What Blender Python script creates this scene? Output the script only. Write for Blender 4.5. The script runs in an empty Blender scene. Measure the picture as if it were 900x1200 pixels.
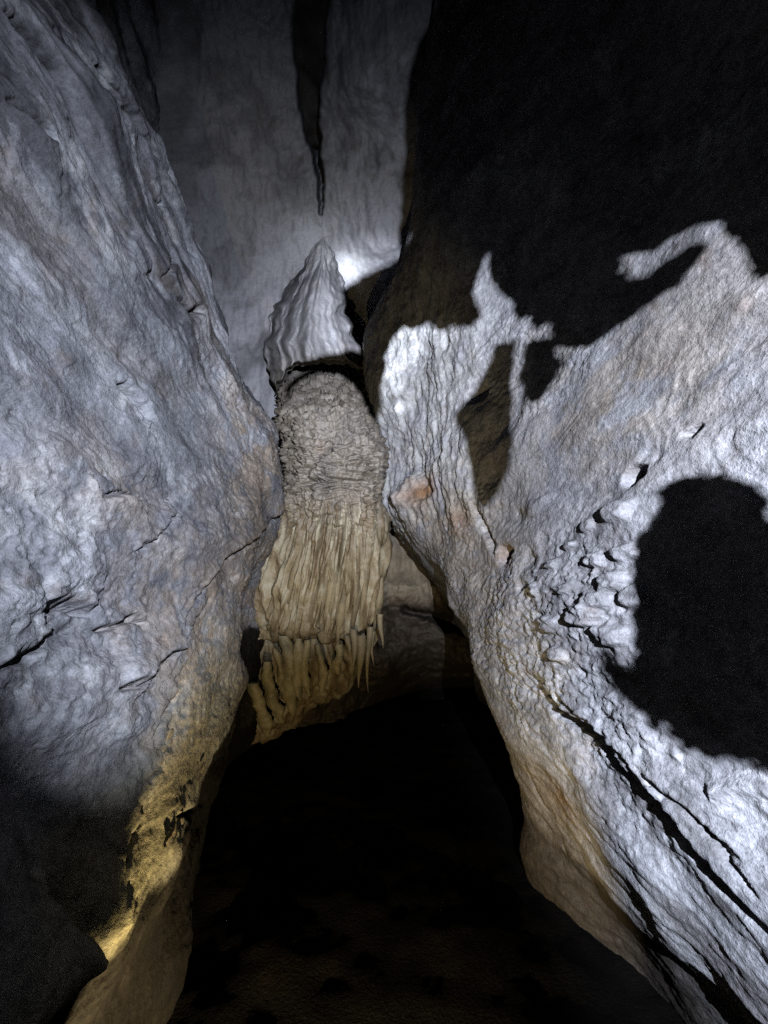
import bpy, bmesh, math, random
import numpy as np
from mathutils import Vector
from mathutils.geometry import tessellate_polygon

# ------------------------------------------------------------------ camera
sc = bpy.context.scene
C = sc.collection
CAMH = 1.6                      # eye height above the passage floor
PITCH = math.radians(10)
FPX = 520.0                     # focal length in pixels of the 900x1200 photograph
cam_d = bpy.data.cameras.new('camera'); cam = bpy.data.objects.new('camera', cam_d); C.objects.link(cam)
cam_d.sensor_fit = 'VERTICAL'; cam_d.sensor_height = 24.0; cam_d.lens = 24.0*FPX/1200.0
cam_d.clip_start = 0.02; cam_d.clip_end = 200
cam.location = (0, 0, CAMH); cam.rotation_euler = (math.radians(90)+PITCH, 0, 0)
sc.camera = cam
# ------------------------------------------------------------------ world: no daylight reaches the cave
w = bpy.data.worlds.new('World'); sc.world = w; w.use_nodes = True
w.node_tree.nodes['Background'].inputs[0].default_value = (0.5, 0.55, 0.7, 1)
w.node_tree.nodes['Background'].inputs[1].default_value = 0.0
sc.view_settings.view_transform = 'Standard'; sc.view_settings.look = 'None'
sc.view_settings.exposure = 0.0; sc.view_settings.gamma = 1.0
sc.cycles.max_bounces = 2; sc.cycles.diffuse_bounces = 1; sc.cycles.glossy_bounces = 0
sc.cycles.use_denoising = False
sc.cycles.sample_clamp_direct = 4.0; sc.cycles.sample_clamp_indirect = 1.0
# torch positions, relative to the camera
L1 = np.array([0.35, -0.70, 0.30]); L1_POWER = 2750.0; L1_HOT = 3900.0; L1_CORE = 12000.0; L1_COL = (0.78, 0.845, 1.0)
L2 = np.array([-0.25, 1.05, -1.48]); L2_POWER = 255.0; L2_COL = (1.0, 0.80, 0.45)

# ------------------------------------------------------------------ maths helpers
rng = np.random.RandomState(7)
_perm = rng.permutation(256); _perm = np.concatenate([_perm, _perm, _perm])
_g = rng.normal(size=(256, 3)); _g /= np.linalg.norm(_g, axis=1)[:, None]; _g32 = _g.astype(np.float32)*1.6; _perm = _perm.astype(np.int32)

def perlin(p):
    p = np.asarray(p, np.float32)
    fl_ = np.floor(p); f = p-fl_; i = fl_.astype(np.int32) & 255
    u = f*f*f*(f*(f*6-15)+10)
    out = np.zeros(len(p), np.float32)
    for dx in (0, 1):
        wx = u[:, 0] if dx else 1-u[:, 0]
        a = _perm[(i[:, 0]+dx) & 255]
        for dy in (0, 1):
            wy = u[:, 1] if dy else 1-u[:, 1]
            b = _perm[(a+i[:, 1]+dy) & 255]
            for dz in (0, 1):
                wz = u[:, 2] if dz else 1-u[:, 2]
                h = _g32[_perm[(b+i[:, 2]+dz) & 255]]
                out = out + wx*wy*wz*(h[:, 0]*(f[:, 0]-dx)+h[:, 1]*(f[:, 1]-dy)+h[:, 2]*(f[:, 2]-dz))
    return out

def fbm(p, freq, octv=4, gain=0.5, seed=0.0):
    q = p*freq+seed*17.31; a = 1.0; s = 0
    for _ in range(octv):
        s = s+a*perlin(q); q = q*2.03+5.7; a *= gain
    return s

def ridged(p, freq, octv=3, gain=0.5, seed=0.0):
    q = p*freq+seed*13.7; a = 1.0; s = 0
    for _ in range(octv):
        s = s+a*(1-2*np.abs(perlin(q))); q = q*2.07+3.1; a *= gain
    return s

def smooth(e0, e1, x):
    t = np.clip((x-e0)/(e1-e0), 0, 1); return t*t*(3-2*t)

def flakes(p, freq, levels, seed=0.0, octv=3, sharp=0.85):
    n = fbm(p, freq, octv, 0.5, seed)*levels; f = np.floor(n)
    return (f+smooth(sharp, 1.0, n-f))/levels

def worley(p, freq, seed=0):
    q = p*freq+seed*7.7; i = np.floor(q).astype(np.int64); best = np.full(len(q), 9.0)
    for dx in (-1, 0, 1):
        for dy in (-1, 0, 1):
            for dz in (-1, 0, 1):
                c = i+np.array([dx, dy, dz])
                h = _perm[(_perm[(_perm[c[:, 0] & 255]+c[:, 1]) & 255]+c[:, 2]) & 255]
                pt = c+0.5+_g[h]*0.45
                best = np.minimum(best, ((pt-q)**2).sum(1))
    return np.sqrt(best)

CP, SP = math.cos(PITCH), math.sin(PITCH)
def ray(u, v):
    a = (np.asarray(u, float)-450)/FPX; b = (600-np.asarray(v, float))/FPX
    return np.stack([a+0*b, CP-SP*b+0*a, SP+CP*b+0*a], -1)

class RBF:
    def __init__(self, pts, vals, scale=(1, 1), smoothv=0.0):
        self.s = np.array(scale, float); self.p = np.array(pts, float)*self.s; n = len(self.p)
        K = self.phi(self.p, self.p)+smoothv*np.eye(n)
        A = np.zeros((n+1, n+1)); A[:n, :n] = K; A[:n, n] = 1; A[n, :n] = 1
        self.w = np.linalg.solve(A, np.concatenate([vals, [0]]))
    def phi(self, a, b):
        return -np.sqrt(((a[:, None, :]-b[None, :, :])**2).sum(-1)+0.0016)
    def __call__(self, q):
        q = np.asarray(q, float)*self.s; out = np.empty(len(q))
        for k in range(0, len(q), 50000):
            out[k:k+50000] = self.phi(q[k:k+50000], self.p)@self.w[:-1]+self.w[-1]
        return out

def seg_dist(P, line):
    """distance of 2-d points to a polyline, signed side, running parameter 0..1"""
    line = np.array(line, float); L = np.linalg.norm(np.diff(line, axis=0), axis=1); tot = L.sum(); acc = 0
    best = np.full(len(P), 1e9); side = np.zeros(len(P)); par = np.zeros(len(P))
    for k in range(len(line)-1):
        a, b = line[k], line[k+1]; d = b-a
        t = np.clip(((P-a)@d)/(d@d), 0, 1); c = a+t[:, None]*d; r = P-c; dist = np.sqrt((r**2).sum(1))
        m = dist < best
        best = np.where(m, dist, best); side = np.where(m, np.sign(d[0]*r[:, 1]-d[1]*r[:, 0]), side)
        par = np.where(m, (acc+t*L[k])/tot, par); acc += L[k]
    return best, side, par

# ------------------------------------------------------------------ mesh helpers
def obj_from(name, verts, faces, mat, parent=None, col=None, smooth_sh=True, rel=True):
    verts = np.asarray(verts, float).reshape(-1, 3).copy()
    if rel: verts[:, 2] += CAMH
    me = bpy.data.meshes.new(name); faces = np.asarray(faces)
    me.vertices.add(len(verts)); me.vertices.foreach_set('co', verts.ravel())
    nf, k = faces.shape
    me.loops.add(nf*k); me.loops.foreach_set('vertex_index', faces.ravel().astype(np.int32))
    me.polygons.add(nf); me.polygons.foreach_set('loop_start', np.arange(0, nf*k, k, dtype=np.int32))
    me.update(calc_edges=True); me.validate()
    if smooth_sh: me.polygons.foreach_set('use_smooth', np.ones(len(me.polygons), bool))
    if col is not None:
        at = me.color_attributes.new('Col', 'FLOAT_COLOR', 'POINT')
        at.data.foreach_set('color', np.concatenate([col, np.ones((len(col), 1))], 1).ravel())
    me.materials.append(mat)
    o = bpy.data.objects.new(name, me); C.objects.link(o)
    if parent: o.parent = parent
    return o

def grid_faces(nr, nc, flip=False):
    r, c = np.meshgrid(np.arange(nr-1), np.arange(nc-1), indexing='ij'); i = (r*nc+c).ravel()
    f = np.stack([i, i+1, i+nc+1, i+nc], 1)
    return f[:, ::-1] if flip else f

def grid_normals(P):
    du = np.gradient(P, axis=0); dv = np.gradient(P, axis=1)
    n = np.cross(du, dv); n /= np.linalg.norm(n, axis=2)[..., None]+1e-12
    return n

def tag(o, label, cat, group=None, kind=None):
    o['label'] = label; o['category'] = cat
    if group: o['group'] = group
    if kind: o['kind'] = kind
    return o
def structure(o, label=None):
    o['kind'] = 'structure'
    if label: o['label'] = label
    return o
def empty(name, loc):
    o = bpy.data.objects.new(name, None); C.objects.link(o); o.location = loc; o.empty_display_size = 0.1
    return o
def adopt(o, parent):
    """parent a mesh built in world coordinates without moving it"""
    o.parent = parent; o.matrix_parent_inverse.identity()
    o.location = -Vector(parent.location)
    return o

# ------------------------------------------------------------------ materials
def rock_material(name, bump=0.5, scale=1.0, rough=0.72, spec=0.35, vary=0.5, stretch=1.0):
    m = bpy.data.materials.new(name); m.use_nodes = True; nt = m.node_tree; N = nt.nodes; Lk = nt.links
    b = N['Principled BSDF']; b.inputs['Specular IOR Level'].default_value = spec
    at = N.new('ShaderNodeAttribute'); at.attribute_name = 'Col'
    geo_ = N.new('ShaderNodeNewGeometry'); mp = N.new('ShaderNodeMapping'); mp.inputs['Scale'].default_value = (1, stretch, 1)
    Lk.new(geo_.outputs['Position'], mp.inputs['Vector'])
    def noise(sc_, det, rg=0.6):
        n = N.new('ShaderNodeTexNoise'); n.inputs['Scale'].default_value = sc_*scale
        n.inputs['Detail'].default_value = det; n.inputs['Roughness'].default_value = rg
        Lk.new(mp.outputs['Vector'], n.inputs['Vector']); return n
    n1 = noise(38, 6, 0.7); n2 = noise(150, 3, 0.65); n3 = noise(11, 5, 0.6)
    v = N.new('ShaderNodeTexVoronoi'); v.inputs['Scale'].default_value = 70*scale
    Lk.new(mp.outputs['Vector'], v.inputs['Vector'])
    def math_(op, a, b_):
        x = N.new('ShaderNodeMath'); x.operation = op
        for k, y in enumerate((a, b_)):
            if isinstance(y, (int, float)): x.inputs[k].default_value = y
            else: Lk.new(y, x.inputs[k])
        return x.outputs[0]
    r = N.new('ShaderNodeMapRange'); r.inputs['From Min'].default_value = 0.30; r.inputs['From Max'].default_value = 0.72
    ALB = 0.32      # scales all rock colours down so bounced light stays weak
    r.inputs['To Min'].default_value = ALB*(1-vary); r.inputs['To Max'].default_value = ALB*(1+vary)
    mixn = math_('ADD', math_('ADD', math_('MULTIPLY', n1.outputs['Fac'], 0.45), math_('MULTIPLY', n3.outputs['Fac'], 0.25)), math_('MULTIPLY', n2.outputs['Fac'], 0.30))
    Lk.new(mixn, r.inputs['Value'])
    mx = N.new('ShaderNodeMix'); mx.data_type = 'RGBA'; mx.blend_type = 'MULTIPLY'; mx.inputs['Factor'].default_value = 1.0
    Lk.new(at.outputs['Color'], mx.inputs['A']); Lk.new(r.outputs['Result'], mx.inputs['B'])
    # brown iron stain speckle
    st = N.new('ShaderNodeMapRange'); st.inputs['From Min'].default_value = 0.56; st.inputs['From Max'].default_value = 0.75
    st.inputs['To Max'].default_value = 0.55
    n4 = noise(6, 7, 0.7); Lk.new(n4.outputs['Fac'], st.inputs['Value'])
    mx2 = N.new('ShaderNodeMix'); mx2.data_type = 'RGBA'; mx2.blend_type = 'MULTIPLY'
    Lk.new(st.outputs['Result'], mx2.inputs['Factor']); Lk.new(mx.outputs['Result'], mx2.inputs['A'])
    mx2.inputs['B'].default_value = (0.85, 0.62, 0.42, 1)
    Lk.new(mx2.outputs['Result'], b.inputs['Base Color'])
    rr = N.new('ShaderNodeMapRange'); rr.inputs['To Min'].default_value = rough-0.22; rr.inputs['To Max'].default_value = rough+0.18
    Lk.new(n3.outputs['Fac'], rr.inputs['Value']); Lk.new(rr.outputs['Result'], b.inputs['Roughness'])
    h = math_('ADD', math_('MULTIPLY', n1.outputs['Fac'], 0.009), math_('MULTIPLY', n2.outputs['Fac'], 0.0045))
    h = math_('ADD', h, math_('MULTIPLY', v.outputs['Distance'], 0.003))
    bp = N.new('ShaderNodeBump'); bp.inputs['Strength'].default_value = bump; bp.inputs['Distance'].default_value = 1.0
    Lk.new(h, bp.inputs['Height']); Lk.new(bp.outputs['Normal'], b.inputs['Normal'])
    return m

def plain(name, col, rough=0.5, metal=0.0, emit=None, es=0):
    m = bpy.data.materials.new(name); m.use_nodes = True; nt = m.node_tree; b = nt.nodes['Principled BSDF']
    n = nt.nodes.new('ShaderNodeTexNoise'); n.inputs['Scale'].default_value = 60
    mr = nt.nodes.new('ShaderNodeMapRange'); mr.inputs['To Min'].default_value = max(0, rough-0.12); mr.inputs['To Max'].default_value = min(1, rough+0.12)
    nt.links.new(n.outputs['Fac'], mr.inputs['Value']); nt.links.new(mr.outputs['Result'], b.inputs['Roughness'])
    b.inputs['Base Color'].default_value = (*col, 1); b.inputs['Metallic'].default_value = metal
    if emit: b.inputs['Emission Color'].default_value = (*emit, 1); b.inputs['Emission Strength'].default_value = es
    return m

M_WALL = rock_material('limestone', bump=0.72, vary=0.75, stretch=0.8, spec=0.1, rough=0.8)
M_BACK = rock_material('smooth_limestone', bump=0.4, vary=0.4, spec=0.15)
M_FLOW = rock_material('flowstone_calcite', bump=0.45, vary=0.32, rough=0.55, spec=0.2)
M_MUD = rock_material('cave_mud', bump=0.8, vary=0.5, rough=0.75, spec=0.06)

def mixc(c, col, k):
    return c*(1-k[:, None])+np.array(col)[None]*k[:, None]

GREY = (0.27, 0.275, 0.295); TAN = (0.30, 0.235, 0.175); OCHRE = (0.33, 0.25, 0.13); PALE = (0.46, 0.46, 0.46); DARK = (0.035, 0.033, 0.032)

# ------------------------------------------------------------------ passage side walls: x = X(y, z)
def solve_controls(pix, world):
    pts, vals = [], []
    for (u, v, X) in pix:
        d = ray(u, v); t = X/d[0]; pts.append((d[1]*t, d[2]*t)); vals.append(X)
    for (y, z, X) in world: pts.append((y, z)); vals.append(X)
    return RBF(pts, np.array(vals))

left_pix = [(0,600,-1.0),(0,350,-1.06),(0,120,-1.2),(100,600,-1.03),(100,420,-1.10),(100,220,-1.2),
  (200,600,-1.02),(200,450,-1.12),(255,400,-1.15),(255,500,-1.10),(300,530,-1.0),(330,575,-0.93),(325,500,-1.0),
  (300,640,-0.95),(250,700,-0.95),(150,700,-1.0),(60,700,-1.02),(40,40,-1.22),(150,150,-1.24),(190,200,-1.25),(220,290,-1.22),(115,20,-1.28),(150,100,-1.28),(185,165,-1.28),(215,235,-1.26),(238,310,-1.24),(262,385,-1.19),
  (0,790,-0.96),(80,830,-0.95),(150,865,-0.91),(200,820,-0.93),(240,770,-0.95),
  (80,960,-1.0),(0,960,-1.05),(20,1100,-1.0),(130,930,-0.95),
  (115,1120,-0.75),(150,1060,-0.78),(200,960,-0.83),(245,850,-0.92),(280,770,-0.97),
  (103,1155,-0.735),(150,1085,-0.76),(213,995,-0.80),(262,880,-0.90),(292,800,-0.99)]
left_world = [(1.6,3.0,-1.8),(2.2,2.95,-2.0),(3.0,2.5,-2.0),(4.3,2.35,-1.7),(2,4,-2.2),(4,4,-2.3),(1,4,-1.9),(0,3,-1.6),(5.5,2,-1.5),(5.5,0.5,-1.0),(6.5,1,-1.0),(6.5,-1.5,-1.3),(6.5,4,-2.2),
  (4.2,-0.6,-1.35),(3.5,-0.35,-1.18),(4.2,-0.2,-1.38),(4.1,0.15,-1.18),(3.6,-0.75,-1.2),(4.8,-1.2,-1.3),(1.25,-1.2,-0.88),(1.25,-1.6,-0.85),(1.7,-1.25,-0.86),(2.0,-1.2,-0.88),(2.0,-1.6,-0.84),(2.6,-1.15,-0.99),(2.6,-1.6,-0.98),(3.1,-1.6,-1.12),(3.4,-1.1,-1.10),(4.0,-1.6,-1.40),(3.4,-1.3,-1.22),
  (0.5,-0.9,-1.0),(0.5,-0.55,-1.1),(0.5,-1.4,-1.0),(0.4,0,-1.05),(0,1,-1.2),(-1,0,-1.4),(-1,-1.5,-1.4),(-2.6,0,-1.5),(-2.6,-1.6,-1.5),(-2.6,4,-1.5),(0,5.2,-1.6),(4,5.6,-2.0)]
right_pix = [(900,600,1.0),(900,450,1.02),(900,300,1.08),(800,300,1.08),(800,450,1.0),(700,420,0.98),(700,550,0.90),(800,650,0.95),(840,760,0.95),(740,720,0.88),
  (620,430,0.88),(620,550,0.80),(620,650,0.76),(560,480,0.66),(560,400,0.68),(560,620,0.65),(520,520,0.48),(520,620,0.49),(500,430,0.38),(480,470,0.24),(500,560,0.385),(480,560,0.25),
  (640,780,0.78),(700,850,0.84),(800,900,0.93),(900,950,0.98),(800,1020,0.92),
  (555,775,0.60),(615,848,0.745),(678,950,0.82),(760,1085,0.885),(868,1182,0.95),(528,715,0.55),
  (600,905,0.78),(615,1000,0.82),(650,960,0.87),(720,1085,1.02),(640,900,0.80),
  (600,100,0.75),(540,200,0.50),(800,100,1.2),(700,250,1.05),(600,300,0.82),(492,100,0.32),(486,200,0.27),(482,270,0.25),(515,20,0.38)]
right_world = [(4.1,0.88,0.08),(4.1,1.9,0.02),(4.6,2.0,-0.18),(4.6,2.8,-0.2),(4.4,3.3,0.05),(4.3,4.6,0.9),(4.6,3.8,0.75),(5.5,2,-0.3),(5.5,4,0.9),(6.5,3,0.5),(4.6,1.0,-0.05),
  (4.3,-0.3,1.0),(4.5,-1,1.3),(3.6,-0.9,1.15),(3.5,-1.6,1.3),(3.3,-1.2,0.95),(2.8,-1.6,0.84),(2.2,-1.6,1.1),(1.4,-1.5,1.3),(0.8,-1.1,0.95),(0.8,-1.5,1.2),(5.5,-0.5,1.0),(6.5,-1,1.2),(5.5,0.8,0.1),
  (0.4,0,1.05),(0.4,1.2,1.15),(0,2,1.3),(1,4,1.2),(2,4,0.8),(2,5.5,0.6),(-1,0,1.4),(-1,-1.5,1.4),(-2.6,0,1.5),(-2.6,-1.6,1.5),(-2.6,4,1.5),(0,5.2,1.3),(4,5.6,0.9)]
LEFT = solve_controls(left_pix, left_world); RIGHT = solve_controls(right_pix, right_world)

def hit(S, u, v):
    """first meeting of a sight line with a wall: wall coordinates (y, z) and the point"""
    d = ray(u, v); ts = np.linspace(0.5, 7, 1300); P = d[None]*ts[:, None]
    X = S(P[:, 1:]); f = P[:, 0]-X
    s = np.where(np.sign(f[1:]) != np.sign(f[:-1]))[0]
    k = s[0] if len(s) else np.argmin(np.abs(f)); return P[k]
def wall_line(S, pix): return [hit(S, u, v)[1:] for u, v in pix]

def axis(parts):
    out = []
    for a, b, n in parts: out.append(np.linspace(a, b, n, endpoint=False))
    return np.concatenate(out+[[parts[-1][1]]])

YS = axis([(-2.7, 0.4, 45), (0.4, 2.0, 225), (2.0, 3.2, 120), (3.2, 5.0, 130), (5.0, 6.4, 30)])
ZS = axis([(-1.75, -1.3, 50), (-1.3, 2.2, 520), (2.2, 4.0, 120), (4.0, 6.2, 50)])

def build_wall(name, S, side, detail, colour, label):
    Y, Z = np.meshgrid(YS, ZS, indexing='ij'); yz = np.stack([Y.ravel(), Z.ravel()], 1)
    X = S(yz); P = np.stack([X.reshape(Y.shape), Y, Z], 2)
    n = grid_normals(P); n *= -side*np.sign(n[..., 0:1]+1e-9)         # point into the passage
    F = P.reshape(-1, 3); nn = n.reshape(-1, 3)
    D, feat = detail(F, yz)
    F2 = F+nn*D[:, None]
    # fine relief on the new surface
    n2 = grid_normals(F2.reshape(P.shape)); n2 *= -side*np.sign((n2*n).sum(2))[..., None]*np.sign(n[..., 0:1]+1e-9)*1.0
    col = colour(F2, yz, feat)
    return structure(obj_from(name, F2, grid_faces(*Y.shape, flip=(side > 0)), M_WALL, col=np.clip(col, 0.008, 0.85)), label)

_jit = (None, None)
def crack(D, yz, line, depth, width, step=0.0, stepw=0.05, P=None):
    global _jit
    if _jit[0] is not P: _jit = (P, yz+0.012*np.stack([fbm(P, 14, 3, 0.6, 3.3), fbm(P, 14, 3, 0.6, 8.8)], 1))
    line = np.array(line)
    if (line[0, 0] > line[-1, 0]) != (line[:, 1].mean() > L1[2]): line = line[::-1]     # the lip on the torch side stands proud
    step = abs(step)
    lo_, hi_ = line.min(0)-0.7, line.max(0)+0.7
    m = ((yz > lo_) & (yz < hi_)).all(1)
    d = np.full(len(yz), 9.0); s = np.zeros(len(yz)); par = np.zeros(len(yz))
    d[m], s[m], par[m] = seg_dist(_jit[1][m], line)
    end = smooth(0, 0.12, par)*smooth(1.0, 0.88, par) if True else 1
    wv = width*(0.4+0.6*end)*np.clip(yz[:, 0]/1.7, 1, 2.6)
    return D-depth*(0.25+0.75*end)*np.exp(-(d/wv)**2)+step*end*(s > 0)*np.exp(-d/stepw), d

def blob(yz, S, u, v, r):
    c = hit(S, u, v)[1:]; return np.exp(-(((yz-c)*np.array([.55, 1]))**2).sum(1)/r**2)

def left_detail(P, yz):
    W0 = P; P = P*np.array([1, .65, 1])
    D = 0.055*fbm(P, 1.6, 3, 0.5, 1)
    up = smooth(0.9, 1.9, P[:, 2])
    # strata grooves running with the crest in the upper part
    a = math.radians(-22)
    q = np.stack([P[:, 0]*1.2, (W0[:, 1]*math.cos(a)+P[:, 2]*math.sin(a))*0.35, (-W0[:, 1]*math.sin(a)+P[:, 2]*math.cos(a))*1.6], 1)
    D += (0.006+0.04*up)*fbm(q, 3.0, 4, 0.55, 2)
    fl = flakes(P*np.array([1, .8, 1.2]), 2.6, 5, 5); D += 0.035*fl*(1-0.4*up)
    fl2 = flakes(P, 7.5, 4, 6); D += 0.012*fl2*smooth(0.0, 0.4, fbm(P, 1.9, 2, .5, 7))
    rough = smooth(-0.15, 0.5, fbm(P, 1.3, 2, 0.5, 9))
    low = smooth(0.1, -0.55, P[:, 2]); right = smooth(2.4, 3.4, W0[:, 1])*smooth(2.0, 1.2, P[:, 2])
    rough = np.clip(rough*0.8+0.2*low+0.35*right, 0, 1)*(1-0.6*smooth(-.5, -.75, P[:, 2]))
    D += 0.009*rough*fbm(P, 14, 3, 0.6, 4)+0.0045*fbm(P, 30, 3, 0.6, 3)*(0.35+rough)
    pits = worley(P, 9, 2); pm = smooth(0.1, 0.5, fbm(P, 2.2, 2, 0.5, 12))
    D -= 0.016*pm*smooth(0.35, 0.12, pits)
    tiny = worley(P, 26, 5); D -= 0.008*(0.35+rough)*smooth(0.36, 0.1, tiny)
    dark = np.zeros(len(P))
    L = lambda pix: wall_line(LEFT, pix)
    K = 1.6
    for line, dep, wd, st, sw in [
        (L([(335,595),(300,630),(262,655),(232,700),(215,735)]), .045, .012, .03, .10),
        (L([(45,715),(85,705),(118,722)]), .05, .014, .035, .06), (L([(120,738),(165,722),(178,730)]), .04, .010, .02, .05),
        (L([(140,805),(170,800),(195,770),(212,762)]), .05, .014, -.03, .08), (L([(0,790),(20,770),(50,765),(70,735)]), .05, .016, .03, .08),
        (L([(95,555),(110,580),(140,580),(168,585)]), .035, .010, .02, .06), (L([(150,450),(165,468),(180,488)]), .09, .030, -.02, .06),
        (L([(200,580),(212,605)]), .035, .010, .015, .05), (L([(205,350),(222,368),(236,362)]), .06, .016, .02, .05),
        (L([(60,40),(100,100),(150,150),(180,182)]), .16, .030, .03, .12), (L([(10,20),(40,60),(70,100)]), .10, .03, .02, .1),
        (L([(90,75),(120,120),(140,140)]), .08, .018, .02, .1), (L([(0,120),(30,150),(50,165)]), .07, .018, .02, .08),
        (L([(180,235),(192,242)]), .03, .010, 0, .05), (L([(150,265),(170,290),(180,320)]), .03, .014, .02, .08),
        (L([(115,75),(140,118),(165,150)]), .12, .024, .02, .1), (L([(150,650),(190,620),(205,600)]), .02, .007, .01, .05),
        (L([(190,330),(200,300)]), .03, .01, .01, .05),
        (L([(250,700),(210,760),(160,830)]), .02, .010, .02, .06), (L([(185,880),(195,840),(212,815)]), .05, .016, .02, .05),
        (L([(175,915),(195,890)]), .04, .012, .02, .04), (L([(200,985),(212,960),(235,945)]), .05, .015, .02, .05),
        (L([(150,1010),(175,960)]), .02, .010, .015, .05)]:
        D, d = crack(D, yz, line, dep*K, wd*0.95, st*1.8, sw*1.6, P); dark = np.maximum(dark, np.exp(-(d/(wd*1.1))**2))
    return D, dict(rough=rough, fl=fl, fl2=fl2, dark=dark, low=low, right=right, pm=pm)

def left_colour(P, yz, f):
    W0 = P; P = P*np.array([1, .65, 1])
    c = np.tile(np.array(GREY), (len(P), 1))
    n1 = fbm(P, 1.1, 4, 0.55, 21); n2 = fbm(P, 4.5, 4, 0.65, 22); n3 = fbm(P*np.array([1, 1, .6]), 9, 4, 0.6, 23)
    c = mixc(c, (0.17, 0.17, 0.185), smooth(-0.05, 0.5, n1)*0.8)
    c = mixc(c, (0.40, 0.41, 0.43), smooth(0.05, 0.6, n2)*0.7)
    c = mixc(c, TAN, np.clip(f['right']*smooth(-0.5, 0.35, n2)*0.85, 0, 1))
    for (u, v, r, k) in [(130, 570, .16, .6), (225, 690, .3, .6), (240, 770, .3, .7), (215, 860, .25, .8), (290, 600, .35, .5)]:
        c = mixc(c, TAN, np.clip(k*blob(yz, LEFT, u, v, r)*smooth(-0.6, 0.3, n3), 0, 1))
    for (u, v, r, k) in [(160,1040,.20,.9), (125,1110,.18,.9), (205,960,.2,.7), (235,880,.25,.55), (265,810,.3,.5)]:
        c = mixc(c, (0.36, 0.315, 0.18), np.clip(k*blob(yz, LEFT, u, v, r), 0, 1))
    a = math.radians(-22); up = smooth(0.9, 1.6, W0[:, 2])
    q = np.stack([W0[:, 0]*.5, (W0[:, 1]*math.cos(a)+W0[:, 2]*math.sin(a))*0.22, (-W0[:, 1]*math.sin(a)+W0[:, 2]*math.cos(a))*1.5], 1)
    c = mixc(c, (0.05, 0.05, 0.055), 0.88*up*smooth(0.0, 0.38, fbm(q, 3.2, 4, .6, 27)))      # dark streaks along the bedding, painted in for shadowed crevices
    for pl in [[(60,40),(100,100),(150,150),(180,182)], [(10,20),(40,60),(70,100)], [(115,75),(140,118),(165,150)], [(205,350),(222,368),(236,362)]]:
        d, s_, p_ = seg_dist(yz+0.03*np.stack([fbm(W0, 5, 3, .6, 28), fbm(W0, 5, 3, .6, 29)], 1), wall_line(LEFT, pl)); c = mixc(c, (0.02, 0.02, 0.022), 0.9*np.exp(-(d/.04)**2)*smooth(0, .15, p_)*smooth(1, .85, p_))  # near-black along the grooves: crevice shadow put into the colour
    for (u, v, r) in [(125, 300, .10), (120, 270, .08), (95, 215, .12), (60, 600, .1), (110, 545, .12)]:
        c = mixc(c, PALE, np.clip(0.6*blob(yz, LEFT, u, v, r)*smooth(-0.1, 0.4, n3), 0, 1))
    c = mixc(c, (0.5, 0.5, 0.5), 0.6*smooth(0.42, 0.75, n3)*f['rough'])
    c = mixc(c, (0.013, 0.0095, 0.006), smooth(0.0, -0.07, W0[:, 2]-np.interp(W0[:, 1], [1.2, 2, 2.66, 3.4, 4.5], [-.97, -1.02, -.90, -.70, -.3])+0.03*n3)*0.985)  # near-black wall foot: the shade below the lip put into the colour
    c = mixc(c, (0.20, 0.16, 0.12), 0.28*smooth(0.15, 0.6, fbm(P, 1.7, 4, .6, 25)))
    c *= (1-0.25*smooth(0.2, 0.8, -n3))[:, None]
    return c

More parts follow.
